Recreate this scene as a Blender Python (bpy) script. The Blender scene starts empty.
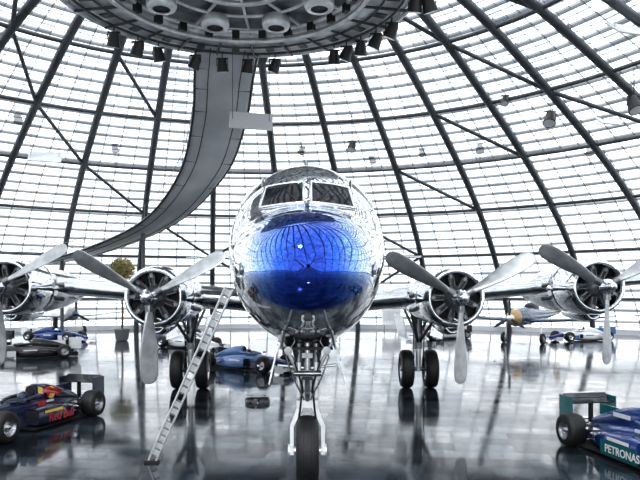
import bpy, math, random
import numpy as np
from mathutils import Vector, Matrix
random.seed(7)
sc = bpy.context.scene
try:
    sc.view_settings.view_transform = 'Standard'
    sc.view_settings.look = 'None'
    sc.view_settings.exposure = .32
    sc.view_settings.gamma = .86
except Exception: pass

# ------------------------------------------------------------------ materials
def M(name, col, metal=0.0, rough=0.5, coat=0.0, bump=0.0, bscale=5.0, var=0.0, spec=None):
    m = bpy.data.materials.new(name); m.use_nodes = True
    nt = m.node_tree; b = nt.nodes['Principled BSDF']
    b.inputs['Base Color'].default_value = (*col, 1)
    b.inputs['Metallic'].default_value = metal
    b.inputs['Roughness'].default_value = rough
    if coat: b.inputs['Coat Weight'].default_value = coat
    if spec is not None: b.inputs['Specular IOR Level'].default_value = spec
    tc = nt.nodes.new('ShaderNodeTexCoord')
    if var:
        n = nt.nodes.new('ShaderNodeTexNoise'); n.inputs['Scale'].default_value = bscale
        n.inputs['Detail'].default_value = 4
        nt.links.new(tc.outputs['Object'], n.inputs['Vector'])
        r = nt.nodes.new('ShaderNodeValToRGB')
        r.color_ramp.elements[0].position = .35; r.color_ramp.elements[1].position = .65
        r.color_ramp.elements[0].color = (*[c*(1-var) for c in col], 1)
        r.color_ramp.elements[1].color = (*[min(1, c*(1+var*.5)) for c in col], 1)
        nt.links.new(n.outputs['Fac'], r.inputs['Fac'])
        nt.links.new(r.outputs['Color'], b.inputs['Base Color'])
    if bump:
        n = nt.nodes.new('ShaderNodeTexNoise'); n.inputs['Scale'].default_value = bscale
        nt.links.new(tc.outputs['Object'], n.inputs['Vector'])
        bp = nt.nodes.new('ShaderNodeBump'); bp.inputs['Strength'].default_value = bump
        bp.inputs['Distance'].default_value = .05
        nt.links.new(n.outputs['Fac'], bp.inputs['Height'])
        nt.links.new(bp.outputs['Normal'], b.inputs['Normal'])
    return m

chrome2  = M('cowl_aluminium', (.88,.90,.92), 1, .06, bump=.10, bscale=3)
blade_m  = M('blade_aluminium', (.46,.47,.48), .6, .34, var=.2, bscale=4)
dsteel   = M('gear_steel', (.24,.25,.26), .8, .3, var=.3, bscale=9)
lsteel   = M('gear_white_metal', (.82,.83,.84), .4, .3)
black    = M('black_cavity', (.010,.010,.012), 0, .6)
rubber   = M('tyre_rubber', (.014,.014,.015), 0, .55, bump=.2, bscale=30)
glass_d  = M('cockpit_glass', (.012,.014,.017), 0, .08, spec=.3)
steel    = M('dome_steel', (.10,.108,.118), .2, .45, var=.25, bscale=1)
purlin   = M('glazing_bar', (.45,.47,.49), .2, .5)
ringm    = M('ring_metal', (.70,.71,.72), .35, .35, var=.25, bscale=2)
ringd    = M('ring_dark', (.07,.075,.08), .5, .35, var=.3, bscale=2)
walk_m   = M('walkway_metal', (.60,.61,.62), .3, .42, var=.12, bscale=.6)
white_m  = M('white_paint', (.8,.8,.8), 0, .35)
greyp    = M('grey_panel', (.62,.63,.65), 0, .5)
lampm    = M('lamp_black', (.03,.03,.03), .4, .4)
rim_m    = M('wheel_rim', (.5,.5,.52), .9, .25)

def blue_chrome():
    m = bpy.data.materials.new('fuselage_chrome_blue_nose'); m.use_nodes = True
    nt = m.node_tree; N = nt.nodes; L = nt.links; b = N['Principled BSDF']
    tc = N.new('ShaderNodeTexCoord'); sp = N.new('ShaderNodeSeparateXYZ')
    L.new(tc.outputs['Object'], sp.inputs[0])
    def mth(op, a, c=0):
        n = N.new('ShaderNodeMath'); n.operation = op
        for i, v in enumerate((a, c)):
            if isinstance(v, (int, float)): n.inputs[i].default_value = v
            else: L.new(v, n.inputs[i])
        return n.outputs[0]
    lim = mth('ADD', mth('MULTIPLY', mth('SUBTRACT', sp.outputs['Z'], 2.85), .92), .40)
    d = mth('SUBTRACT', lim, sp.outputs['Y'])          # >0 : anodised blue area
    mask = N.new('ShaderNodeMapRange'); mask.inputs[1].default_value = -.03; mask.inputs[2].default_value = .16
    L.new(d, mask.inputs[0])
    # reflections painted into the nose blue : deep low on the centre line, light towards the upper sides
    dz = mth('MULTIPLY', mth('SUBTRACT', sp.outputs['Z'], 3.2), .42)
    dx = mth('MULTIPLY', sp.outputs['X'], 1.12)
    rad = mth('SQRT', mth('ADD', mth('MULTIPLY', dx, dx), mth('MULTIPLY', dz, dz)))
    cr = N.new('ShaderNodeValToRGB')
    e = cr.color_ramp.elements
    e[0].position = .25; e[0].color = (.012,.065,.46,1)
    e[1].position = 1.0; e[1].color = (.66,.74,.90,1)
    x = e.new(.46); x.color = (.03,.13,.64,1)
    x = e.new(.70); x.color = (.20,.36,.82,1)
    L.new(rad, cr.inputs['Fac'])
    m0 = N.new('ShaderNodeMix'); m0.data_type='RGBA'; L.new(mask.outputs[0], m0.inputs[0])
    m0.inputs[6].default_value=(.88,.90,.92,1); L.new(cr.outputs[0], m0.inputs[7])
    br = N.new('ShaderNodeTexBrick'); br.offset = .5
    cb = N.new('ShaderNodeCombineXYZ')
    at = mth('ARCTAN2', sp.outputs['X'], mth('SUBTRACT', sp.outputs['Z'], 3.9))
    L.new(sp.outputs['Y'], cb.inputs[0]); L.new(mth('MULTIPLY', at, 1.55), cb.inputs[1])
    L.new(cb.outputs[0], br.inputs['Vector'])
    br.inputs['Scale'].default_value = 1; br.inputs['Mortar Size'].default_value = .008
    br.inputs['Brick Width'].default_value = 1.5; br.inputs['Row Height'].default_value = .81
    br.inputs['Color1'].default_value = (1,1,1,1); br.inputs['Color2'].default_value = (.88,.88,.88,1)
    br.inputs['Mortar'].default_value = (.15,.15,.15,1)
    gt = mth('GREATER_THAN', sp.outputs['Y'], 1.2)
    mx = N.new('ShaderNodeMix'); mx.data_type = 'RGBA'; mx.blend_type = 'MULTIPLY'
    L.new(gt, mx.inputs[0]); L.new(m0.outputs[2], mx.inputs[6]); L.new(br.outputs['Color'], mx.inputs[7])
    L.new(mx.outputs[2], b.inputs['Base Color'])
    b.inputs['Metallic'].default_value = .92; b.inputs['Roughness'].default_value = .03
    b.inputs['Coat Weight'].default_value = .6; b.inputs['Coat Roughness'].default_value = .01
    n = N.new('ShaderNodeTexNoise'); n.inputs['Scale'].default_value = 1.7; n.inputs['Detail'].default_value = 1
    L.new(tc.outputs['Object'], n.inputs['Vector'])
    bp = N.new('ShaderNodeBump'); bp.inputs['Strength'].default_value = .28; bp.inputs['Distance'].default_value = .08
    L.new(n.outputs['Fac'], bp.inputs['Height']); L.new(bp.outputs[0], b.inputs['Normal'])
    return m
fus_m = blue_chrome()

# ------------------------------------------------------------------ mesh builder
class MB:
    def __init__(s, name): s.name=name; s.v=[]; s.f=[]; s.mi=[]; s.sm=[]; s.mats=[]; s.uv=None
    def mid(s, m):
        if m not in s.mats: s.mats.append(m)
        return s.mats.index(m)
    def add(s, vs, fs, m, smooth=True):
        o=len(s.v); k=s.mid(m); s.v += [tuple(v) for v in vs]
        for f in fs: s.f.append([i+o for i in f]); s.mi.append(k); s.sm.append(smooth)
    def loft(s, rings, m, cap0=True, cap1=True, closed=True, smooth=True):
        n=len(rings[0]); vs=[p for r in rings for p in r]; fs=[]
        for i in range(len(rings)-1):
            for j in range(n if closed else n-1):
                a=i*n+j; b=i*n+(j+1)%n; fs.append([a,b,b+n,a+n])
        s.add(vs, fs, m, smooth)
        if cap0: s.add(rings[0], [list(range(n))[::-1]], m, False)
        if cap1: s.add(rings[-1], [list(range(n))], m, False)
    def cyl(s, p0, p1, r0, m, r1=None, n=12, caps=True, smooth=True):
        p0=Vector(p0); p1=Vector(p1); r1=r0 if r1 is None else r1
        d=(p1-p0).normalized(); u=d.orthogonal().normalized(); w=d.cross(u)
        R=[]
        for p,r in ((p0,r0),(p1,r1)):
            R.append([p+u*math.cos(2*math.pi*i/n)*r+w*math.sin(2*math.pi*i/n)*r for i in range(n)])
        s.loft(R, m, caps, caps, smooth=smooth)
    def lathe(s, prof, org, axis, m, n=32, smooth=True):
        org=Vector(org); d=Vector(axis).normalized(); u=d.orthogonal().normalized(); w=d.cross(u)
        R=[[org+d*a+u*math.cos(2*math.pi*i/n)*r+w*math.sin(2*math.pi*i/n)*r for i in range(n)] for a,r in prof]
        s.loft(R, m, False, False, smooth=smooth)
    def tube(s, pts, r, m, n=8):
        pts=[Vector(p) for p in pts]; R=[]; u=None
        for i,p in enumerate(pts):
            t=(pts[min(i+1,len(pts)-1)]-pts[max(i-1,0)]).normalized()
            if u is None: u=t.orthogonal().normalized()
            u=(u-t*u.dot(t)).normalized(); w=t.cross(u)
            R.append([p+(u*math.cos(2*math.pi*k/n)+w*math.sin(2*math.pi*k/n))*r for k in range(n)])
        s.loft(R, m)
    def box(s, c, size, m, rot=None):
        c=Vector(c); h=Vector(size)/2
        vs=[Vector((x*h.x,y*h.y,z*h.z)) for x in(-1,1) for y in(-1,1) for z in(-1,1)]
        if rot is not None: vs=[rot@v for v in vs]
        s.add([v+c for v in vs], [[0,1,3,2],[4,6,7,5],[0,4,5,1],[2,3,7,6],[0,2,6,4],[1,5,7,3]], m, False)
    def ell(s, c, r, m, n=20, k=12):
        R=[]
        for i in range(k+1):
            a=math.pi*i/k-math.pi/2
            R.append([(c[0]+r[0]*math.cos(a)*math.cos(2*math.pi*j/n), c[1]+r[1]*math.cos(a)*math.sin(2*math.pi*j/n), c[2]+r[2]*math.sin(a)) for j in range(n)])
        s.loft(R, m, False, False)
    def build(s, parent=None, loc=None, rotz=0):
        me=bpy.data.meshes.new(s.name); me.from_pydata(s.v, [], s.f)
        for m in s.mats: me.materials.append(m)
        me.polygons.foreach_set('material_index', s.mi)
        me.polygons.foreach_set('use_smooth', s.sm)
        me.update()
        o=bpy.data.objects.new(s.name, me); sc.collection.objects.link(o)
        if parent: o.parent=parent
        if loc: o.location=loc
        o.rotation_euler[2]=rotz
        return o
def empty(name, loc, rotz=0):
    e=bpy.data.objects.new(name,None); e.location=loc; e.rotation_euler[2]=rotz
    e.empty_display_size=.3; sc.collection.objects.link(e); return e

def pchip(xs, ys):
    xs=np.array(xs,float); ys=np.array(ys,float); h=np.diff(xs); d=np.diff(ys)/h
    m=np.zeros(len(xs)); m[0]=d[0]; m[-1]=d[-1]
    for i in range(1,len(xs)-1):
        if d[i-1]*d[i]>0:
            w1=2*h[i]+h[i-1]; w2=h[i]+2*h[i-1]; m[i]=(w1+w2)/(w1/d[i-1]+w2/d[i])
    def f(x):
        x=min(max(x,xs[0]),xs[-1]); i=min(int(np.searchsorted(xs,x,side='right')-1),len(h)-1)
        t=(x-xs[i])/h[i]
        return float((1+2*t)*(1-t)**2*ys[i]+t*(1-t)**2*h[i]*m[i]+t*t*(3-2*t)*ys[i+1]+t*t*(t-1)*h[i]*m[i+1])
    return f

# ------------------------------------------------------------------ world, camera, sun
w=bpy.data.worlds.new('overcast_sky'); sc.world=w; w.use_nodes=True
nt=w.node_tree; bg=nt.nodes['Background']; tc=nt.nodes.new('ShaderNodeTexCoord')
no=nt.nodes.new('ShaderNodeTexNoise'); no.inputs['Scale'].default_value=3.5; no.inputs['Detail'].default_value=5
nt.links.new(tc.outputs['Generated'], no.inputs['Vector'])
cr=nt.nodes.new('ShaderNodeValToRGB'); cr.color_ramp.elements[0].position=.35; cr.color_ramp.elements[1].position=.6
cr.color_ramp.elements[0].color=(.66,.72,.78,1); cr.color_ramp.elements[1].color=(1,1,1,1)
nt.links.new(no.outputs['Fac'], cr.inputs['Fac']); nt.links.new(cr.outputs['Color'], bg.inputs['Color'])
bg.inputs['Strength'].default_value=3.3

cam=bpy.data.cameras.new('camera'); co=bpy.data.objects.new('camera',cam); sc.collection.objects.link(co)
co.location=(0,0,3.07); co.rotation_euler=(math.radians(90),0,0)
cam.sensor_width=36; cam.lens=36.84; cam.shift_y=55/640; cam.clip_end=400
sc.camera=co
sl=bpy.data.lights.new('sun','SUN'); sl.energy=3; sl.angle=math.radians(6)
so=bpy.data.objects.new('sun',sl); sc.collection.objects.link(so); so.location=(0,0,60)
so.rotation_euler=(math.radians(38),math.radians(-14),0)
pl=bpy.data.lights.new('nose_fill_light','POINT'); pl.energy=1200; pl.shadow_soft_size=.28  # unseen point light added for the nose highlight and front fill
po=bpy.data.objects.new('nose_fill_light',pl); sc.collection.objects.link(po); po.location=(.4,-2.5,3.6)

# ------------------------------------------------------------------ floor
CX,CY=-3.2,21.0
def floor_mat():
    m=bpy.data.materials.new('glossy_slate_tiles'); m.use_nodes=True
    nt=m.node_tree; N=nt.nodes; L=nt.links; b=N['Principled BSDF']
    tc=N.new('ShaderNodeTexCoord'); mp=N.new('ShaderNodeMapping'); mp.inputs['Rotation'].default_value=(0,0,math.radians(9))
    L.new(tc.outputs['Object'], mp.inputs[0])
    br=N.new('ShaderNodeTexBrick'); br.offset=.5
    L.new(mp.outputs[0], br.inputs['Vector'])
    br.inputs['Scale'].default_value=1; br.inputs['Mortar Size'].default_value=.016
    br.inputs['Brick Width'].default_value=1.2; br.inputs['Row Height'].default_value=.6
    br.inputs['Color1'].default_value=(.006,.009,.013,1); br.inputs['Color2'].default_value=(.045,.06,.076,1)
    br.inputs['Mortar'].default_value=(.002,.003,.004,1)
    L.new(br.outputs['Color'], b.inputs['Base Color'])
    n=N.new('ShaderNodeTexNoise'); n.inputs['Scale'].default_value=1.3; n.inputs['Detail'].default_value=6
    L.new(tc.outputs['Object'], n.inputs['Vector'])
    rr=N.new('ShaderNodeMapRange'); rr.inputs[1].default_value=.3; rr.inputs[2].default_value=.7
    rr.inputs[3].default_value=.05; rr.inputs[4].default_value=.14
    L.new(n.outputs['Fac'], rr.inputs[0]); L.new(rr.outputs[0], b.inputs['Roughness'])
    sp_=N.new('ShaderNodeMapRange'); sp_.inputs[3].default_value=.16; sp_.inputs[4].default_value=.60
    L.new(br.outputs['Color'], sp_.inputs[0]); sp_.inputs[2].default_value=.06
    L.new(sp_.outputs[0], b.inputs['Specular IOR Level'])
    bp=N.new('ShaderNodeBump'); bp.inputs['Strength'].default_value=.35; bp.inputs['Distance'].default_value=.004
    bp.invert=True
    L.new(br.outputs['Fac'], bp.inputs['Height']); L.new(bp.outputs[0], b.inputs['Normal'])
    b.inputs['IOR'].default_value=1.5
    return m
f=MB('floor'); n=96
top=[(CX+41*math.cos(2*math.pi*i/n),CY+41*math.sin(2*math.pi*i/n),0) for i in range(n)]
bot=[(p[0],p[1],-.2) for p in top]
f.loft([bot,top], floor_mat(), smooth=False); f.build()

# ------------------------------------------------------------------ dome
RZ=pchip([0,6,13.8,19.7,27.8,33.5,37.6,39.4,40],[18.6,18.2,16.6,14.5,10.9,7.4,3.6,1.4,0])
RR=[40,39.85,39.6,39.2,38.6]+[38.6-i*.75 for i in range(1,47)]
prof=[(r,RZ(r)) for r in RR if r>3.5]
STEP=2*math.pi/37
def dp(phi,r,z): return (CX+r*math.sin(phi), CY+r*math.cos(phi), z)
arc=[0]
for i in range(1,len(prof)): arc.append(arc[-1]+math.hypot(prof[i][0]-prof[i-1][0],prof[i][1]-prof[i-1][1]))
TOT=arc[-1]
def at_arc(a):
    r=float(np.interp(a,arc,[p[0] for p in prof])); return r
def inset(r,off):
    e=.05; z=RZ(r); dz=(RZ(min(r+e,40))-RZ(r-e))/(min(r+e,40)-(r-e))
    nx,nz=dz,-1.0; l=math.hypot(nx,nz)
    return (r+nx/l*off, z+nz/l*off)
ROW=1.0
def glaz_mat():
    m=bpy.data.materials.new('dome_glass'); m.use_nodes=True; nt=m.node_tree; N=nt.nodes; L=nt.links
    N.clear(); out=N.new('ShaderNodeOutputMaterial')
    uv=N.new('ShaderNodeUVMap'); uv.uv_map='UVMap'
    br=N.new('ShaderNodeTexBrick'); br.offset=0
    br.inputs['Scale'].default_value=1; br.inputs['Brick Width'].default_value=.25; br.inputs['Row Height'].default_value=ROW
    br.inputs['Mortar Size'].default_value=.008; br.inputs['Mortar Smooth'].default_value=0
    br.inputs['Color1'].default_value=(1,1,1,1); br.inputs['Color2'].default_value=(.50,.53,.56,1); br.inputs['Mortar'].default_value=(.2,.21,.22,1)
    L.new(uv.outputs[0], br.inputs['Vector'])
    sp=N.new('ShaderNodeSeparateXYZ'); L.new(uv.outputs[0], sp.inputs[0])
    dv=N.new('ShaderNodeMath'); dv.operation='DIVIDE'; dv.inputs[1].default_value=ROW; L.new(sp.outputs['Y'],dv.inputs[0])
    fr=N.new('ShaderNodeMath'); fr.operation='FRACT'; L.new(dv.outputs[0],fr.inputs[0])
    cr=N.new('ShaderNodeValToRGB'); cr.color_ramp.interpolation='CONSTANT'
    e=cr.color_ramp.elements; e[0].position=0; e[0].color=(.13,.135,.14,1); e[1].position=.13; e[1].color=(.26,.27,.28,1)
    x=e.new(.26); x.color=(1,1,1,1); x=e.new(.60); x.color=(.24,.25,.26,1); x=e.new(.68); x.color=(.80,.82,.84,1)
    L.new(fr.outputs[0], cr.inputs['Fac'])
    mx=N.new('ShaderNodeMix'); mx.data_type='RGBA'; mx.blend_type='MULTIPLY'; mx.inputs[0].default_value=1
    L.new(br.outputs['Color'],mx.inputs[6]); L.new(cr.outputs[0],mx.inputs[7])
    tr=N.new('ShaderNodeBsdfTransparent'); L.new(mx.outputs[2],tr.inputs[0])
    df=N.new('ShaderNodeBsdfTranslucent'); L.new(mx.outputs[2],df.inputs[0])
    ms=N.new('ShaderNodeMixShader'); ms.inputs[0].default_value=.15
    L.new(tr.outputs[0],ms.inputs[1]); L.new(df.outputs[0],ms.inputs[2]); L.new(ms.outputs[0],out.inputs[0])
    return m
gm=glaz_mat()
me=bpy.data.meshes.new('ceiling'); NA=37*3
vs=[dp(j*STEP/3,r,z) for r,z in prof for j in range(NA)]
fs=[];uvs=[]
for i in range(len(prof)-1):
    for j in range(NA):
        a=i*NA+j; b=i*NA+(j+1)%NA; fs.append((a,b,b+NA,a+NA))
        uvs += [(j/3,arc[i]),((j+1)/3,arc[i]),((j+1)/3,arc[i+1]),(j/3,arc[i+1])]
me.from_pydata(vs,[],fs); ul=me.uv_layers.new(name='UVMap')
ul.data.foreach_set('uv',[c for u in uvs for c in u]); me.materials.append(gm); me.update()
ceil=bpy.data.objects.new('ceiling',me); sc.collection.objects.link(ceil)

fr=MB('dome_steel_frame')
for k in range(37):
    ph=k*STEP
    pts=[dp(ph,*inset(at_arc(a),.45)) for a in np.linspace(.0,TOT,34)]
    pts[0]=dp(ph,39.4,0)
    fr.tube(pts,.22,steel,8)
    for a in np.linspace(1.5,TOT-1,20):
        r=at_arc(a); z=RZ(r); q=inset(r,.45); fr.cyl(dp(ph,*q),dp(ph,r-.02,z-.02),.05,steel,n=5,caps=False)
rings=[3.6,8.6,13.9,19.3,24.8,30.2,35.2]
for ri,a in enumerate(rings):
    r,z=inset(at_arc(a),.42)
    fr.tube([dp(j*STEP/2,r,z) for j in range(75)],.11,steel,6)
for k in range(37):
    for ri in range(len(rings)-1):
        if (k*3+ri*2)%5==0 or (k+ri)%7==1:
            a0,a1=rings[ri],rings[ri+1]
            s0,s1=(0,1) if (k+ri)%2 else (1,0)
            fr.cyl(dp((k+s0)*STEP,*inset(at_arc(a0),.48)),dp((k+s1)*STEP,*inset(at_arc(a1),.48)),.11,steel,n=6)
q=inset(5.2,.5); fr.tube([dp(j*STEP,*q) for j in range(38)],.3,steel,8)
fr.build(ceil)
gb=MB('glazing_bars')
a=0.02
while a<TOT:
    r,z=inset(at_arc(a),.05); gb.tube([dp(j*STEP/2,r,z) for j in range(75)],.035,purlin,4); a+=ROW
for k in range(37*4):
    if k%4==0: continue
    ph=k*STEP/4
    lim=TOT if k%2==0 else TOT*.6
    gb.tube([dp(ph,*inset(at_arc(a),.05)) for a in np.linspace(.1,lim,22)],.018,purlin,4)
gb.build(ceil)
wb=MB('wall_base'); R=[]
wm=M('base_wall_paint',(.80,.81,.82),0,.5)
for rr,zz in ((39.9,0),(39.9,.4),(39.6,.4),(39.6,0)):
    R.append([dp(j*STEP/2,rr,zz) for j in range(74)])
wb.loft(R,wm,False,False,smooth=False); wb.build()

# ------------------------------------------------------------------ ring platform
RX,RY,RH=-2.7,21.1,13.0
rg=MB('suspended_ring_platform')
C=(RX,RY,0)
rg.lathe([(RH+1.1,6.0),(RH+.9,6.1),(RH+.2,6.05),(RH,5.9),(RH-.05,5.5),(RH-.05,4.4),(RH+.1,4.2),(RH+1.1,4.2)],C,(0,0,1),ringm,96)
for r,z,t,mm in ((6.02,RH-.02,.09,ringm),(5.55,RH-.12,.05,ringd),(4.9,RH-.12,.04,ringd),(4.3,RH-.1,.10,ringm),(6.15,RH+.6,.05,ringd),(3.9,RH+.12,.08,ringm),(2.6,RH+.15,.06,ringm),(1.6,RH+.15,.10,ringm)):
    rg.tube([(RX+r*math.cos(2*math.pi*i/72),RY+r*math.sin(2*math.pi*i/72),z) for i in range(73)],t,mm,8)
pf=M('platform_glass',(.20,.22,.24),0,.12,spec=.8,var=.4,bscale=1.2)
rg.lathe([(RH+.35,0.01),(RH+.35,4.25)],C,(0,0,1),pf,48)
for i in range(24):
    a=2*math.pi*i/24; c,s_=math.cos(a),math.sin(a)
    rg.cyl((RX+c*4.3,RY+s_*4.3,RH-.15),(RX+c*6.0,RY+s_*6.0,RH-.1),.05,ringd,n=6)
    if i%2==0: rg.cyl((RX+c*.5,RY+s_*.5,RH+.2),(RX+c*4.2,RY+s_*4.2,RH+.15),.06,ringm,n=6)
    if i%3==0: rg.cyl((RX+c*5.8,RY+s_*5.8,RH+1),(RX+c*5.0,RY+s_*5.0,17.9),.07,steel,n=6)
    a2=a+math.pi/24; rg.box((RX+math.cos(a2)*5.2,RY+math.sin(a2)*5.2,RH-.07),(.45,.3,.05),ringd,Matrix.Rotation(a2,3,'Z'))
    rg.box((RX+math.cos(a2)*3.9,RY+math.sin(a2)*3.9,RH-.02),(.18,.28,.3),lampm,Matrix.Rotation(a2,3,'Z'))
for i in range(8):
    a=2*math.pi*(i+.5)/8; r=2.9
    x,y=RX+math.cos(a)*r,RY+math.sin(a)*r
    rg.lathe([(.0,.30),(0,.46),(.12,.52),(.4,.50),(.45,.1)],(x,y,RH-.25),(0,0,1),ringm,20)
    rg.lathe([(.05,.01),(.05,.3)],(x,y,RH-.26),(0,0,1),black,16)
rg.cyl((RX,RY,RH-.3),(RX,RY,18),.35,ringm,n=16)
rg.build()
def spot(p, top, d=(0,-.3,-1), k=1.0):
    s=MB('hanging_spotlight'); p=Vector(p)
    s.cyl(p+Vector((0,0,.25*k)),(p.x,p.y,top),.025,lampm,n=6)
    s.box(p+Vector((0,0,.2*k)),(.34*k,.05,.06),lampm)
    d=Vector(d).normalized()
    s.cyl(p-d*.2*k,p+d*.22*k,.13*k,lampm,r1=.2*k,n=14)
    s.cyl(p+d*.22*k,p+d*.225*k,.17*k,white_m,n=14)
    s.box(p+Vector((-.18*k,0,.08*k)),(.02,.05,.26*k),lampm); s.box(p+Vector((.18*k,0,.08*k)),(.02,.05,.26*k),lampm)
    return s.build()
for i,px in enumerate((118,134,150,182,208,234,262,322,334,347,360,372,385,396)):
    dx=(px-240)/655*26.5
    yy=RY+math.sqrt(max(0,5.75**2-dx**2))
    spot((RX+dx*.98,yy-.1,12.42),12.95,(random.uniform(-.5,.5),.3,-1),1.25)
for px,py,Y,k in ((550,118,36,1.8),(352,146,40,1.4),(634,104,31,1.8),(18,118,40,1.4),(422,152,44,1.2),(480,148,44,1.4),(372,160,46,1.2),(302,150,45,1.2),(115,148,44,1.2),(256,188,48,1),(590,150,40,1.3),(505,100,36,1.2)):
    x=(px-320)/655*Y; z=3.07+(295-py)/655*Y
    r=math.hypot(x-CX,Y-CY); spot((x,Y,z),RZ(r)-.3,(random.uniform(-.4,.4),-.5,-1),k)
def hpanel(px,py,Y,wd,dpth,rot,top):
    x=(px-320)/655*Y; z=3.07+(295-py)/655*Y
    s=MB('hanging_reflector_panel'); Rm=Matrix.Rotation(rot[2],3,'Z')@Matrix.Rotation(rot[0],3,'X')@Matrix.Rotation(rot[1],3,'Y')
    s.box((x,Y,z),(wd,dpth,.06),greyp,Rm)
    for sx in(-1,1):
        q=Vector((x,Y,z))+Rm@Vector((sx*wd*.42,0,0)); s.cyl(q,(q.x,q.y,top),.012,lampm,n=5)
    s.build()
hpanel(251,121,26.4,1.75,.9,(1.0,.08,.05),13.0)
for px,py,Y in ((45,157,38),(610,120,36),(630,30,27)):
    x=(px-320)/655*Y; hpanel(px,py,Y,1.8,1.1,(.7,0,.3),RZ(math.hypot(x-CX,Y-CY))-.3)

# ------------------------------------------------------------------ curved walkway
ctl=[(228,48,26.3),(224,80,28.5),(219,125,31.2),(203,175,35.2),(166,219,39),(118,244,42),(62,261,45),(0,268,48.2),(-50,271,49)]
P=[Vector(((a-320)/655*Y,Y,3.07+(295-b)/655*Y)) for a,b,Y in ctl]
def catmull(P,m=8):
    o=[]
    for i in range(len(P)-1):
        p0=P[max(i-1,0)];p1=P[i];p2=P[i+1];p3=P[min(i+2,len(P)-1)]
        for k in range(m):
            t=k/m; o.append(.5*((2*p1)+(p2-p0)*t+(2*p0-5*p1+4*p2-p3)*t*t+(3*p1-p0-3*p2+p3)*t**3))
    return o+[P[-1]]
path=catmull(P)
wk=MB('curved_walkway'); R=[];railL=[];railR=[]; eL=[];eR=[]; sL=[]; sR=[]
for i,p in enumerate(path):
    t=(path[min(i+1,len(path)-1)]-path[max(i-1,0)]); t.z=0; t.normalize()
    sd=Vector((t.y,-t.x,0)); up=Vector((0,0,1)); u=i/(len(path)-1); W=1.25-.35*max(0,min(1,(u-.35)/.4))
    ring=[(-W,.20),(-W,.08),(-W*.85,0),(0,-.04),(W*.85,0),(W,.08),(W,.20),(W-.06,.20),(W-.06,.12),(0,.12),(-W+.06,.12),(-W+.06,.20)]
    R.append([p+sd*a+up*b for a,b in ring])
    railL.append(p-sd*(W-.03)+up*.95); railR.append(p+sd*(W-.03)+up*.95)
    eL.append(p-sd*W+up*.1); eR.append(p+sd*W+up*.1)
    sL.append(p-sd*W*.55-up*.02); sR.append(p+sd*W*.55-up*.02)
wk.loft(R,walk_m,smooth=False)
wk.tube(railL,.02,dsteel,6); wk.tube(railR,.02,dsteel,6); wk.tube(eL,.07,ringd,6); wk.tube(eR,.07,ringd,6)
wk.tube(sL,.022,ringd,6); wk.tube(sR,.022,ringd,6)
for i in range(0,len(path),3):
    for A,E in((railL,eL),(railR,eR)): wk.cyl(A[i],E[i]+Vector((0,0,.1)),.015,dsteel,n=5)
for i in range(2,len(path),4): wk.cyl(eL[i]-Vector((0,0,.1)),eR[i]-Vector((0,0,.1)),.018,ringd,n=5)
for i in (36,48,60):
    p=path[min(i,len(path)-1)]; wk.cyl((p.x,p.y,0),(p.x,p.y,p.z),.12,steel,n=12)
wk.build()

# ------------------------------------------------------------------ AIRLINER
air=empty('propeller_airliner',(-.15,8.5,0),math.radians(1.5))
S=[0,.05,.2,.5,1,1.5,1.9,2.3,2.65,3.2,4,5,7,20,24,28,31.5]
HW=[0,.30,.56,.82,1.02,1.14,1.21,1.27,1.32,1.39,1.48,1.56,1.585,1.585,1.4,.8,.12]
TP=[3.45,3.70,3.92,4.12,4.29,4.40,4.50,4.84,5.12,5.38,5.50,5.55,5.56,5.56,5.56,5.4,5.2]
BT=[3.45,3.18,2.94,2.75,2.55,2.40,2.31,2.26,2.23,2.22,2.26,2.32,2.38,2.38,2.8,3.7,4.75]
ZC=[3.45,3.45,3.45,3.48,3.54,3.6,3.66,3.72,3.76,3.82,3.88,3.94,3.97,3.97,4.1,4.5,4.95]
ts=[math.sqrt(x) for x in S]
fh,ft,fb,fz=[pchip(ts,y) for y in (HW,TP,BT,ZC)]
def FP(s,th,off=0):
    t=math.sqrt(s); h=fh(t)+off; z0=fz(t); c=math.cos(th); q=math.sin(th)
    return Vector((h*c, s, z0+((ft(t)-z0+off) if q>0 else (z0-fb(t)+off))*q))
def ysurf(x,z):
    lo,hi=0,8
    for _ in range(40):
        mid=(lo+hi)/2; t=math.sqrt(mid); h=fh(t); z0=fz(t); zz=(ft(t)-z0) if z>z0 else (z0-fb(t))
        if h>0 and zz>0 and (x/h)**2+((z-z0)/zz)**2<1: hi=mid
        else: lo=mid
    return hi
fz_=MB('fuselage')
ss=[0.0004]+[ (i/40)**2*4 for i in range(3,41)]+[4.5,5,6,7,10,14,18,20,21,22,23,24,25,26,27,28,29,30,31,31.5]
N=72
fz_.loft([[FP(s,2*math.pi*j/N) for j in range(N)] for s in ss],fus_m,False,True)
fz_.build(air)
def patch(mb,quad,m,off,nu=10,nv=6):
    vs=[];fs=[]
    for i in range(nv+1):
        for j in range(nu+1):
            u=j/nu;v=i/nv
            x=(quad[0][0]*(1-u)+quad[1][0]*u)*(1-v)+(quad[3][0]*(1-u)+quad[2][0]*u)*v
            z=(quad[0][1]*(1-u)+quad[1][1]*u)*(1-v)+(quad[3][1]*(1-u)+quad[2][1]*u)*v
            vs.append(Vector((x,ysurf(x,z)-off,z+off*.5)))
    for i in range(nv):
        for j in range(nu):
            a=i*(nu+1)+j; fs.append([a,a+1,a+nu+2,a+nu+1])
    mb.add(vs,fs,m); return vs
cw=MB('cockpit_windows')
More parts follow.
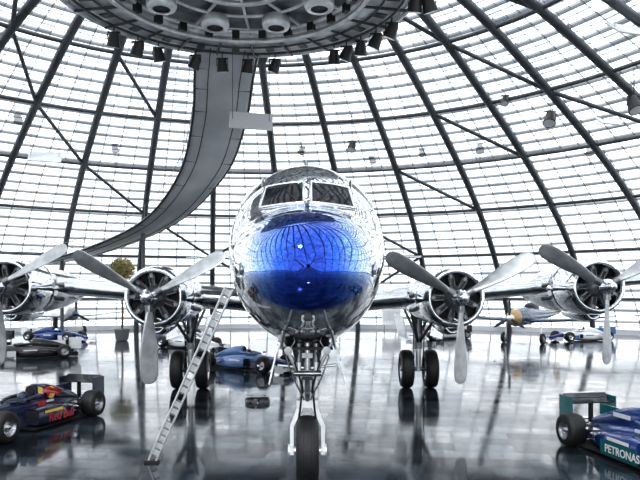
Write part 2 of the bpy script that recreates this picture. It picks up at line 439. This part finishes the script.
for sx in (-1,1):
    q=[(sx*.06,4.54),(sx*.77,4.47),(sx*.70,4.88),(sx*.06,4.95)]
    patch(cw,q,glass_d,.015)
    def edge(a,b,n=8):
        o=[]
        for k in range(n+1):
            x=a[0]+(b[0]-a[0])*k/n; z=a[1]+(b[1]-a[1])*k/n; o.append((x,ysurf(x,z)-.02,z+.01))
        return o
    for a,b in ((0,1),(1,2),(2,3),(3,0)): cw.tube(edge(q[a],q[b]),.028,chrome2,6)
    cw.tube(edge((sx*.15,4.53),(sx*.36,4.80)),.012,lampm,5)
    for s0,s1 in ((2.62,2.98),(3.05,3.5),(3.58,4.0)):
        t0,t1=math.radians(34),math.radians(56)
        vs=[];fs=[]
        for i in range(7):
            for j in range(7):
                th=t0+(t1-t0)*i/6; s=s0+(s1-s0)*j/6
                pnt=FP(s,th,.012); pnt.x*=sx; vs.append(pnt)
        for i in range(6):
            for j in range(6): a=i*7+j; fs.append([a,a+1,a+8,a+7])
        cw.add(vs,fs,glass_d)
        for (sa,ta,sb,tb) in ((s0,t0,s1,t0),(s1,t0,s1,t1),(s1,t1,s0,t1),(s0,t1,s0,t0)):
            pp=[]
            for k in range(7):
                pnt=FP(sa+(sb-sa)*k/6,ta+(tb-ta)*k/6,.015); pnt.x*=sx; pp.append(pnt)
            cw.tube(pp,.024,chrome2,6)
cw.build(air)
pw=MB('passenger_windows')
for sx in(-1,1):
    for i in range(17):
        s=6.2+i*.95
        ring=[]
        for k in range(14):
            a=2*math.pi*k/14; pnt=FP(s+.17*math.cos(a),math.radians(22+8*math.sin(a)),.012); pnt.x*=sx; ring.append(pnt)
        pw.add(ring,[list(range(14))],glass_d,False)
pw.build(air)
nd=MB('antennas')
for sx in(-1,1): nd.tube([(sx*.35,1.2,2.52),(sx*.38,1.0,2.35),(sx*.38,.6,2.33)],.02,dsteel,6)
nd.cyl((0,6,5.5),(0,6.2,6.1),.03,dsteel,n=6); nd.cyl((0,4.6,5.5),(0,4.7,5.75),.03,dsteel,n=6)
nd.build(air)

def wing(name,stations,m,mirror=True,vert=False):
    mb=MB(name)
    K=14
    for sx in ((-1,1) if mirror else (1,)):
        R=[]
        for x,le,ch,z,tc_ in stations:
            ring=[]
            pts=[]
            for i in range(K+1):
                u=(1-math.cos(math.pi*i/K))/2
                yt=5*tc_*(.2969*math.sqrt(u)-.126*u-.3516*u*u+.2843*u**3-.1036*u**4)*ch
                pts.append((u,yt))
            for u,yt in pts: ring.append((u,yt*1.1))
            for u,yt in pts[-2:0:-1]: ring.append((u,-yt*.85))
            if vert: R.append([Vector((yt,le+u*ch,x)) for u,yt in ring])
            else: R.append([Vector((sx*x,le+u*ch,z+yt)) for u,yt in ring])
        mb.loft(R,m,True,True)
    return mb
def wz(x): return 2.86+max(0,x-1.5)*.075
def wle(x): return 10.7+x*.135
def wch(x): return 5.3-x*.19
st=[(x,wle(x),wch(x),wz(x),.17-.003*x) for x in (0,1.5,3.75,6,8.1,11,14,16.8)]+[(17.5,13.3,1.7,wz(17.5),.10),(17.85,13.8,.9,wz(17.8),.06)]
wing_m=M('wing_aluminium',(.72,.74,.76),1,.14,bump=.08,bscale=2,var=.15)
wing('wings',st,wing_m).build(air)
tail=wing('tail_surfaces',[(0,27.6,3,4.9,.1),(3.5,28.4,2.1,5.1,.1),(6.8,29.2,1.2,5.3,.08)],wing_m)
v=wing('x',[(5.0,25.2,5.4,0,.09),(6.0,26.6,4.1,0,.1),(8.0,28.2,2.5,0,.09),(8.8,28.9,1.5,0,.06)],wing_m,False,True)
tail.add(v.v,v.f,wing_m); tail.build(air)

def blade(mb,c,ang,R=2.10):
    rd=Vector((math.cos(ang),0,math.sin(ang))); tg=Vector((-math.sin(ang),0,math.cos(ang))); ax=Vector((0,1,0))
    st=[(.14,.075,.07,70),(.3,.075,.07,65),(.5,.12,.05,55),(.8,.17,.035,48),(1.2,.215,.025,42),(1.6,.23,.018,37),(1.85,.215,.014,34),(1.98,.17,.010,32),(2.04,.10,.008,32),(2.06,.03,.004,32)]
    R_=[]
    for r,w_,t,tw in st:
        a=math.radians(tw); cd=tg*math.cos(a)+ax*math.sin(a); nd_=-tg*math.sin(a)+ax*math.cos(a)
        w2=w_*1.05
        R_.append([Vector(c)+rd*r*R/2.06+cd*w2*math.cos(2*math.pi*k/14)+nd_*t*math.sin(2*math.pi*k/14) for k in range(14)])
    mb.loft(R_,blade_m)
    mb.cyl(Vector(c)+rd*.1,Vector(c)+rd*.36,.1,dsteel,n=14)
def engine(x,sp,z,inner):
    e=MB('engine_nacelle')
    c=(x,sp,z); cow=sp+.42
    o=(x,cow,z)
    e.lathe([(.5,.60),(.1,.61),(.02,.64),(0,.68),(.05,.73),(.3,.79),(.8,.81),(1.3,.80),(1.6,.75),(1.6,.70)],o,(0,1,0),chrome2,48)
    L_=wle(abs(x))-cow
    e.lathe([(1.4,.66),(2.2,.70),(L_,.72),(L_+1.5,.62),(L_+3,.4),(L_+4.6,.05)],(x,cow,z-.04),(0,1,0),wing_m,40)
    for i in range(28):
        a=2*math.pi*i/28; e.box((x+.76*math.cos(a),cow+1.68,z+.76*math.sin(a)),(.02,.28,.15),chrome2,Matrix.Rotation(-a,3,'Y'))
    e.lathe([(.48,.01),(.48,.62)],o,(0,1,0),black,32)
    e.lathe([(-.12,.10),(-.05,.17),(.08,.22),(.2,.30),(.35,.34),(.5,.34)],o,(0,1,0),dsteel,24)
    for i in range(9):
        a=2*math.pi*(i+.5)/9; d=Vector((math.cos(a),0,math.sin(a))); b=Vector(o)+Vector((0,.32,0))
        for k in range(5): e.cyl(b+d*(.30+k*.06),b+d*(.33+k*.06),.115,ringd,n=10)
        e.cyl(b+d*.28,b+d*.6,.085,ringd,n=10)
        e.box(b+d*.55+Vector((0,-.06,0)),(.1,.12,.08),dsteel,Matrix.Rotation(-a,3,'Y'))
        t=Vector((-d.z,0,d.x))
        for q in(-.05,.05): e.cyl(b+d*.26+Vector((0,-.14,0))+t*q,b+d*.55+Vector((0,-.1,0))+t*q*1.4,.012,dsteel,n=6)
    e.lathe([(.35,.13),(.15,.17),(.2,.22),(.9,.28),(2.0,.2),(2.6,.02)],(x,cow+.2,z-.72),(0,1,0),chrome2,20)
    e.lathe([(.3,.01),(.3,.15)],(x,cow+.2,z-.72),(0,1,0),black,16)
    for sx in(-1,1):
        for kz in(-.3,.1): e.cyl((x+sx*.68,cow+1.7,z+kz),(x+sx*.8,cow+2.1,z+kz-.05),.07,dsteel,n=10)
    e.build(air)
    p=MB('propeller')
    p.lathe([(-.42,.01),(-.41,.06),(-.36,.11),(-.25,.14),(-.12,.15),(-.10,.20),(.12,.21),(.3,.12)],c,(0,1,0),chrome2,24)
    for k in (30,150,270): blade(p,c,math.radians(k))
    p.build(air)
for x,sp,z,inn in ((-3.78,7.4,3.02,1),(3.78,7.4,3.0,1),(-8.1,8.9,3.3,0),(8.1,8.9,3.3,0)): engine(x,sp,z,inn)

def wheel(mb,c,r,w,rim=rim_m,ax=(1,0,0)):
    c=Vector(c)-Vector(ax)*w/2
    prof=[(0,r*.58),(0,r*.80),(w*.05,r*.92),(w*.2,r*.985),(w*.5,r),(w*.8,r*.985),(w*.95,r*.92),(w,r*.80),(w,r*.58)]
    mb.lathe(prof,c,ax,rubber,36)
    mb.lathe([(.02,r*.6),(.05,r*.5),(w*.25,r*.42),(w*.2,r*.15),(w*.02,r*.12),(w*.02,0.005)],c,ax,rim,28)
    mb.lathe([(w-.02,r*.6),(w-.05,r*.5),(w*.75,r*.42),(w*.8,r*.15),(w*.98,r*.12),(w*.98,0.005)],c,ax,rim,28)
    for g in(.35,.5,.65): mb.lathe([(w*g-.008,r*.996),(w*g,r*1.003),(w*g+.008,r*.996)],c,ax,black,36)
for sx in(-1,1):
    g=MB('main_landing_gear'); X=sx*3.75; s=13.1
    for q in(-.4,.4): wheel(g,(X+q,s,.63),.63,.40)
    g.cyl((X-.5,s,.63),(X+.5,s,.63),.07,dsteel)
    g.cyl((X,s,.55),(X,s,1.5),.085,lsteel,n=16); g.cyl((X,s,1.3),(X,s-.05,2.7),.13,dsteel,n=16)
    g.cyl((X,s,.9),(X,s+.35,1.2),.04,dsteel); g.cyl((X,s+.35,1.2),(X,s+.05,1.6),.04,dsteel)
    for q in(-1,1):
        g.cyl((X,s,1.45),(X+q*.5,s-1.4,2.7),.05,dsteel); g.cyl((X,s,1.6),(X+q*.45,s+.1,2.6),.045,dsteel)
        g.box((X+q*.62,s-.2,2.05),(.03,1.9,.75),wing_m,Matrix.Rotation(q*.2,3,'Y'))
        g.tube([(X+q*.12,s-.1,2.6),(X+q*.18,s-.12,1.8),(X+q*.15,s-.05,1.0),(X+q*.2,s,.7)],.018,black,5)
    g.box((X,s-.12,1.75),(.3,.1,.12),dsteel)
    g.build(air)
g=MB('nose_landing_gear'); s=2.1
wheel(g,(0,s,.56),.56,.36)
g.cyl((-.27,s,.56),(.27,s,.56),.06,lsteel)
for q in(-1,1):
    g.loft([[Vector((q*.25+a,s+b,.50)) for a,b in((-.03,-.09),(.03,-.09),(.03,.09),(-.03,.09))],
            [Vector((q*.25+a,s+b,.95)) for a,b in((-.03,-.08),(.03,-.08),(.03,.08),(-.03,.08))],
            [Vector((q*.10+a,s+b,1.30)) for a,b in((-.05,-.08),(.05,-.08),(.05,.08),(-.05,.08))]],lsteel,smooth=False)
    g.cyl((q*.28,s,.56),(q*.31,s,.56),.10,lsteel,n=16)
    g.cyl((q*.07,s-.05,1.5),(q*.30,s+1.0,2.5),.035,dsteel); g.cyl((q*.1,s-.1,1.75),(q*.45,s-.25,2.42),.03,lsteel)
    g.cyl((q*.14,s-.14,1.45),(q*.14,s-.14,2.0),.04,lsteel)
    g.cyl((q*.14,s-.14,2.0),(q*.14,s-.14,2.3),.055,dsteel)
    g.box((q*.52,s+.2,2.02),(.025,1.5,.66),chrome2,Matrix.Rotation(-q*.22,3,'Y'))
    g.cyl((q*.06,s-.1,1.9),(q*.48,s-.1,1.95),.022,lsteel,n=8)
    g.tube([(q*.05,s-.15,2.4),(q*.2,s-.2,2.0),(q*.08,s-.18,1.6),(q*.12,s-.1,1.2),(q*.16,s-.05,.95)],.016,black,6)
    g.tube([(q*.16,s-.2,2.4),(q*.34,s-.25,2.1),(q*.22,s-.22,1.75),(q*.05,s-.16,1.4)],.013,dsteel,6)
    g.cyl((q*.30,s-.35,2.20),(q*.30,s-.25,2.20),.065,dsteel,r1=.05,n=14)
g.box((0,s,1.32),(.34,.2,.12),lsteel)
g.cyl((0,s,1.3),(0,s,1.75),.075,lsteel,n=16); g.cyl((0,s,1.7),(0,s+.05,2.6),.12,dsteel,n=16)
g.cyl((0,s-.06,1.38),(0,s-.32,1.55),.04,dsteel); g.cyl((0,s-.32,1.55),(0,s-.1,1.78),.04,dsteel)
g.box((0,s-.12,1.82),(.42,.12,.1),dsteel); g.box((0,s-.05,2.1),(.3,.14,.08),dsteel)
g.cyl((-.22,s-.17,1.82),(.22,s-.17,1.82),.045,dsteel)
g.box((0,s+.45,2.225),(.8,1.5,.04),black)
g.build(air)

# ------------------------------------------------------------------ boarding ladder
ld=MB('leaning_ladder')
a=Vector((-3.08,12.0,.0)); b=Vector((-1.52,10.95,3.18)); t=(b-a).normalized()
sd=t.cross(Vector((0,1,0))).normalized(); wv=.065
for q in(-1,1): ld.cyl(a+sd*q*wv+Vector((0,0,.02)),b+sd*q*wv,.02,lsteel,n=8)
for i in range(1,24): p=a+(b-a)*i/24; ld.cyl(p-sd*wv,p+sd*wv,.014,dsteel,n=8)
for i in range(24):
    p=a+(b-a)*(i+.5)/24
    if i%3: ld.box(p,(.10,.012,.11),lsteel,Matrix(((sd.x,0,t.x),(sd.y,1,t.y),(sd.z,0,t.z))))
ld.box(a+Vector((0,0,.02)),(.26,.12,.04),rubber)
ld.build()

# ------------------------------------------------------------------ F1 cars
def paint(n,c): return M(n,c,.1,.2,coat=.7)
def text(s,parent,loc,rot,size,m,name='lettering'):
    cu=bpy.data.curves.new(name,'FONT'); cu.body=s; cu.size=size; cu.extrude=.002; cu.align_x='CENTER'; cu.offset=.004
    cu.materials.append(m); o=bpy.data.objects.new(name,cu); sc.collection.objects.link(o)
    o.parent=parent; o.location=loc; o.rotation_euler=rot; return o
def f1(loc,heading,body,accent,wingm,nosem,rimc=rim_m,stripe=None):
    rz=math.atan2(-heading[0],heading[1])
    E=empty('formula_race_car',loc,rz)
    b=MB('bodywork'); stripe=stripe or accent
    def sec(y,hw,zb,zt,p=2.6,cx=0):
        n=20;zc=(zb+zt)/2;h=(zt-zb)/2;o=[]
        for k in range(n):
            a=2*math.pi*k/n;c=math.cos(a);q=math.sin(a)
            o.append(Vector((cx+hw*math.copysign(abs(c)**(2/p),c),y,zc+h*math.copysign(abs(q)**(2/p),q))))
        return o
    b.loft([sec(2.62,.04,.24,.32),sec(2.55,.09,.22,.36),sec(2.2,.13,.23,.44),sec(1.6,.17,.26,.56)],nosem,True,False)
    b.loft([sec(1.6,.17,.26,.56),sec(1.0,.24,.18,.64),sec(.5,.31,.1,.66),sec(.1,.36,.08,.66),sec(-.5,.36,.08,.6),sec(-1.2,.26,.1,.5),sec(-1.7,.16,.14,.42),sec(-2.0,.1,.2,.36)],body,False,True)
    b.loft([sec(-.12,.13,.62,.94,2.2),sec(-.2,.16,.5,.97,2.3),sec(-.6,.17,.45,.93,2.2),sec(-1.1,.12,.4,.80,2.1),sec(-1.6,.06,.38,.62,2),sec(-1.9,.03,.36,.48,2)],body)
    b.add(*( [sec(-.115,.10,.70,.92,2.2),[list(range(20))]] ),black,False)
    b.box((0,-1.1,.72),(.02,1.1,.22),accent)
    b.ell((0,.28,.64),(.24,.40,.07),black); b.ell((0,.12,.70),(.13,.15,.14),accent)
    for q in(-1,1):
        b.tube([(q*.25,-.15,.72),(q*.29,.2,.70),(q*.24,.55,.67),(q*.1,.68,.67)],.045,body,8)
        b.loft([sec(.45,.20,.14,.50,4,q*.50),sec(.2,.23,.10,.53,4,q*.50),sec(-.4,.24,.08,.50,3.5,q*.48),sec(-1.0,.17,.08,.40,3,q*.38),sec(-1.5,.08,.1,.28,3,q*.26)],body)
        b.add([Vector((q*.50+x,.455,z)) for x,z in((-.15,.2),(.15,.2),(.15,.46),(-.15,.46))],[[0,1,2,3]],black,False)
        b.box((q*.735,-.02,.42),(.012,.62,.06),stripe)
        b.box((q*.42,.62,.70),(.14,.04,.07),body); b.cyl((q*.28,.6,.62),(q*.4,.62,.69),.012,black,n=6)
        b.box((q*.46,.85,.25),(.015,.5,.28),accent)
        b.box((q*.62,-1.0,.45),(.22,.3,.015),wingm)
    b.box((0,-.55,.07),(1.36,2.3,.03),black); b.box((0,-2.0,.16),(.8,.4,.18),black)
    b.build(E)
    wg=MB('wings')
    for k,(dy,dz) in enumerate(((0,0),(-.13,.06),(-.24,.13))):
        wg.box((0,2.5+dy,.14+dz),(1.56,.17,.02),wingm if k<2 else accent,Matrix.Rotation(-.25-.12*k,3,'X'))
    for q in(-1,1):
        wg.box((q*.79,2.4,.2),(.02,.5,.28),wingm); wg.box((q*.12,2.45,.22),(.02,.14,.14),nosem)
        wg.box((q*.5,-2.1,.68),(.02,.50,.50),accent)
    for k,(dy,dz) in enumerate(((0,0),(-.14,.07))):
        wg.box((0,-2.0+dy,.82+dz),(1.0,.22,.025),wingm,Matrix.Rotation(-.2-.4*k,3,'X'))
    wg.box((0,-2.05,.46),(1.0,.2,.02),wingm); wg.box((0,-1.98,.6),(.04,.12,.45),black)
    wg.build(E)
    wh=MB('wheels_and_suspension')
    for q in(-1,1):
        wheel(wh,(q*.72,1.58,.33),.33,.34,rimc); wheel(wh,(q*.71,-1.55,.33),.33,.38,rimc)
        for yy,hx in((1.58,.17),(-1.55,.15)):
            for dy in(-.28,.22):
                wh.cyl((q*hx,yy+dy,.50 if yy>0 else .4),(q*.62,yy,.46),.014,black,n=6)
                wh.cyl((q*hx,yy+dy,.28 if yy>0 else .2),(q*.62,yy,.2),.014,black,n=6)
            wh.cyl((q*hx,yy+.04,.52 if yy>0 else .42),(q*.6,yy,.22),.014,black,n=6)
            wh.cyl((q*.5,yy,.33),(q*.62,yy,.33),.1,dsteel,n=14)
    wh.build(E)
    return E
navy=paint('navy_paint',(.014,.020,.055)); red=paint('red_paint',(.55,.03,.03)); yel=paint('yellow_paint',(.85,.6,.10))
teal=paint('teal_paint',(.0,.13,.14)); blue=paint('blue_paint',(.014,.045,.19)); wht=paint('white_gloss',(.78,.79,.80)); blk=paint('black_gloss',(.025,.025,.028))
lblue=paint('mid_blue_paint',(.10,.20,.42))
L1=f1((-6.85,15.3,0),(-.26,-.965),navy,navy,blk,navy,stripe=yel)
d=MB('bull_emblem')
for q in(-1,1):
    def sd_(pts,m,off): d.add([Vector((q*(.19+off-(.0 if z<.78 else (z-.78)*.25)),y,z)) for y,z in pts],[list(range(len(pts)))],m,False)
    sd_([(-.62+.15*math.cos(a),.72+.15*math.sin(a)) for a in np.linspace(0,2*math.pi,20)[:-1]],yel,.0)
    sd_([(-1.0,.66),(-.9,.78),(-.72,.80),(-.55,.88),(-.35,.84),(-.28,.76),(-.42,.74),(-.5,.62),(-.58,.7),(-.75,.68),(-.85,.58),(-.9,.68)],red,.008)
    sd_([(-.34,.86),(-.18,.92),(-.15,.76),(-.34,.72)],yel,.0)
    for (y0,z0,w_,h_,m_) in ((-.05,.56,.25,.1,red),(-.35,.57,.25,.05,wht)): d.box((q*.37,y0,z0),(.01,w_,h_),m_)
d.build(L1)
for q in(-1,1):
    text('Red Bull',L1,(q*.728,-.3,.18),(math.radians(90),0,math.radians(90*q)),.27,red)
R1=f1((6.10,11.95,0),(.18,-.985),blue,teal,blk,teal,stripe=wht)
for q in(-1,1):
    text('PETRONAS',R1,(q*.752,.12,.17),(math.radians(90),0,math.radians(90*q)),.2,wht)
sp=MB('side_stripes')
for q in(-1,1):
    sp.box((q*.738,.0,.24),(.008,1.05,.26),teal)
    sp.box((q*.35,.2,.60),(.03,.5,.06),wht); sp.box((q*.17,-.7,.74),(.02,.5,.08),wht)
sp.box((0,-2.12,.99),(.9,.02,.02),wht); sp.build(R1)
f1((-3.05,27.2,0),(.8,-.6),lblue,navy,wht,blue,stripe=wht)
f1((-14.2,32.0,0),(-.9,-.43),blk,wht,blk,red,stripe=wht)
f1((-17.8,44,0),(.9,-.3),blue,wht,wht,blue)
f1((-20.6,38.5,0),(-.9,-.3),wht,blk,blk,wht)
f1((-10.6,47,0),(.9,-.4),wht,blue,blk,wht)
f1((-7.6,38,0),(.7,-.6),wht,lblue,wht,wht)
f1((8.6,46,0),(-.8,-.5),wht,blk,wht,red)
f1((17.6,44,0),(-.9,-.3),wht,lblue,wht,blue)

# ------------------------------------------------------------------ small propeller plane
def small_plane(loc,rz,body,acc,spin,wm_):
    E=empty('vintage_propeller_plane',loc,rz)
    b=MB('airframe')
    secs=[(0,.28,1.65),(.15,.45,1.65),(.6,.55,1.65),(1.4,.6,1.7),(2.6,.58,1.75),(4,.45,1.75),(6,.25,1.8),(7.6,.08,1.85)]
    def rg_(s): return [[Vector((r*.85*math.cos(2*math.pi*k/20),y,z+r*math.sin(2*math.pi*k/20))) for k in range(20)] for y,r,z in s]
    b.loft(rg_(secs[:3]),acc,True,False); b.loft(rg_(secs[2:]),body,False,True)
    b.lathe([(-.5,.01),(-.4,.1),(-.15,.2),(0,.24)],(0,0,1.65),(0,1,0),spin,16)
    b.ell((0,3.0,2.25),(.33,.95,.35),glass_d)
    b.add(*(lambda w_:(w_.v,w_.f))(wing('x',[(0,1.6,2.1,1.4,.14),(2.5,1.75,1.8,1.5,.13),(5.0,2.0,1.2,1.75,.11),(5.4,2.3,.6,1.8,.08)],body)),wm_)
    b.add(*(lambda w_:(w_.v,w_.f))(wing('x',[(0,6.5,1.1,1.9,.1),(1.7,6.75,.7,1.95,.08)],acc)),wm_)
    b.add(*(lambda w_:(w_.v,w_.f))(wing('x',[(1.9,6.2,1.5,0,.1),(3.0,6.9,.8,0,.08)],acc,False,True)),acc)
    for k in range(3):
        a=math.radians(90+120*k); d_=Vector((math.cos(a),0,math.sin(a))); t=Vector((-d_.z,0,d_.x))
        c=Vector((0,-.2,1.65)); b.loft([[c+d_*r+t*w_*math.cos(2*math.pi*j/8)+Vector((0,.02*math.sin(2*math.pi*j/8),0)) for j in range(8)] for r,w_ in((.1,.06),(.5,.11),(.9,.10),(1.2,.03))],blk)
    for q in(-1,1):
        wheel(b,(q*1.3,1.7,.33),.33,.2); b.cyl((q*1.2,1.7,.33),(q*1.15,1.8,1.45),.05,lsteel)
    wheel(b,(0,7.0,.15),.15,.08); b.cyl((0,7.0,.15),(0,6.8,1.65),.03,lsteel)
    b.build(E); return E
oli=paint('aircraft_blue_grey',(.05,.08,.13))
ochre=paint('ochre_paint',(.45,.30,.12))
silver=paint('aircraft_silver',(.45,.46,.47))
small_plane((11.8,40.5,0),math.radians(-42),oli,ochre,wht,oli)
small_plane((23.0,37.5,0),math.radians(-40),silver,blue,wht,silver)
small_plane((-18.5,49.5,0),math.radians(40),wht,silver,blue,wht)

# ------------------------------------------------------------------ potted tree
t=MB('potted_tree'); tx,ty=-13.3,44.0
leaf=M('dry_leaf',(.45,.38,.16),0,.6,var=.4,bscale=3); bark=M('bark',(.09,.06,.04),0,.8); pot=M('pot_glaze',(.25,.25,.26),0,.4)
t.lathe([(0,.3),(.1,.42),(.75,.5),(.8,.54),(.82,.46),(.7,.44),(.7,.01)],(tx,ty,0),(0,0,1),pot,24)
t.tube([(tx,ty,.6),(tx+.05,ty,2),(tx-.03,ty,3.2),(tx,ty,4.5)],.07,bark,8)
for i in range(1200):
    v=Vector((random.gauss(0,1),random.gauss(0,1),random.gauss(0,1))).normalized()*(.85*random.random()**.4)
    c=Vector((tx,ty,4.75))+v; u=Vector((random.gauss(0,1),random.gauss(0,1),random.gauss(0,1))).normalized(); w_=u.orthogonal().normalized()
    t.add([c-u*.11,c+w_*.05,c+u*.11,c-w_*.05],[[0,1,2,3]],leaf,False)
for i in range(8):
    a=i*.8; t.cyl((tx,ty,4.1),(tx+.6*math.cos(a),ty+.6*math.sin(a),4.9),.025,bark,n=5)
t.build()
u=MB('floor_box'); u.lathe([(0,.36),(.12,.36),(.16,.30),(.16,.01)],(-1.79,18.8,0),(0,0,1),blk,28)
u.lathe([(.161,.01),(.165,.2)],(-1.79,18.8,0),(0,0,1),dsteel,20); u.build()
for x,y,rz in ((6,55,-.1),(-24,44,.5)):
    s=MB('information_board'); s.box((0,0,1.2),(1.6,.08,1.3),wht); s.box((0,-.045,1.3),(1.3,.01,.8),greyp)
    for q in(-.6,.6): s.box((q,0,.3),(.06,.06,.6),dsteel); s.box((q,0,.02),(.1,.5,.04),dsteel)
    s.build(loc=(x,y,0),rotz=rz)
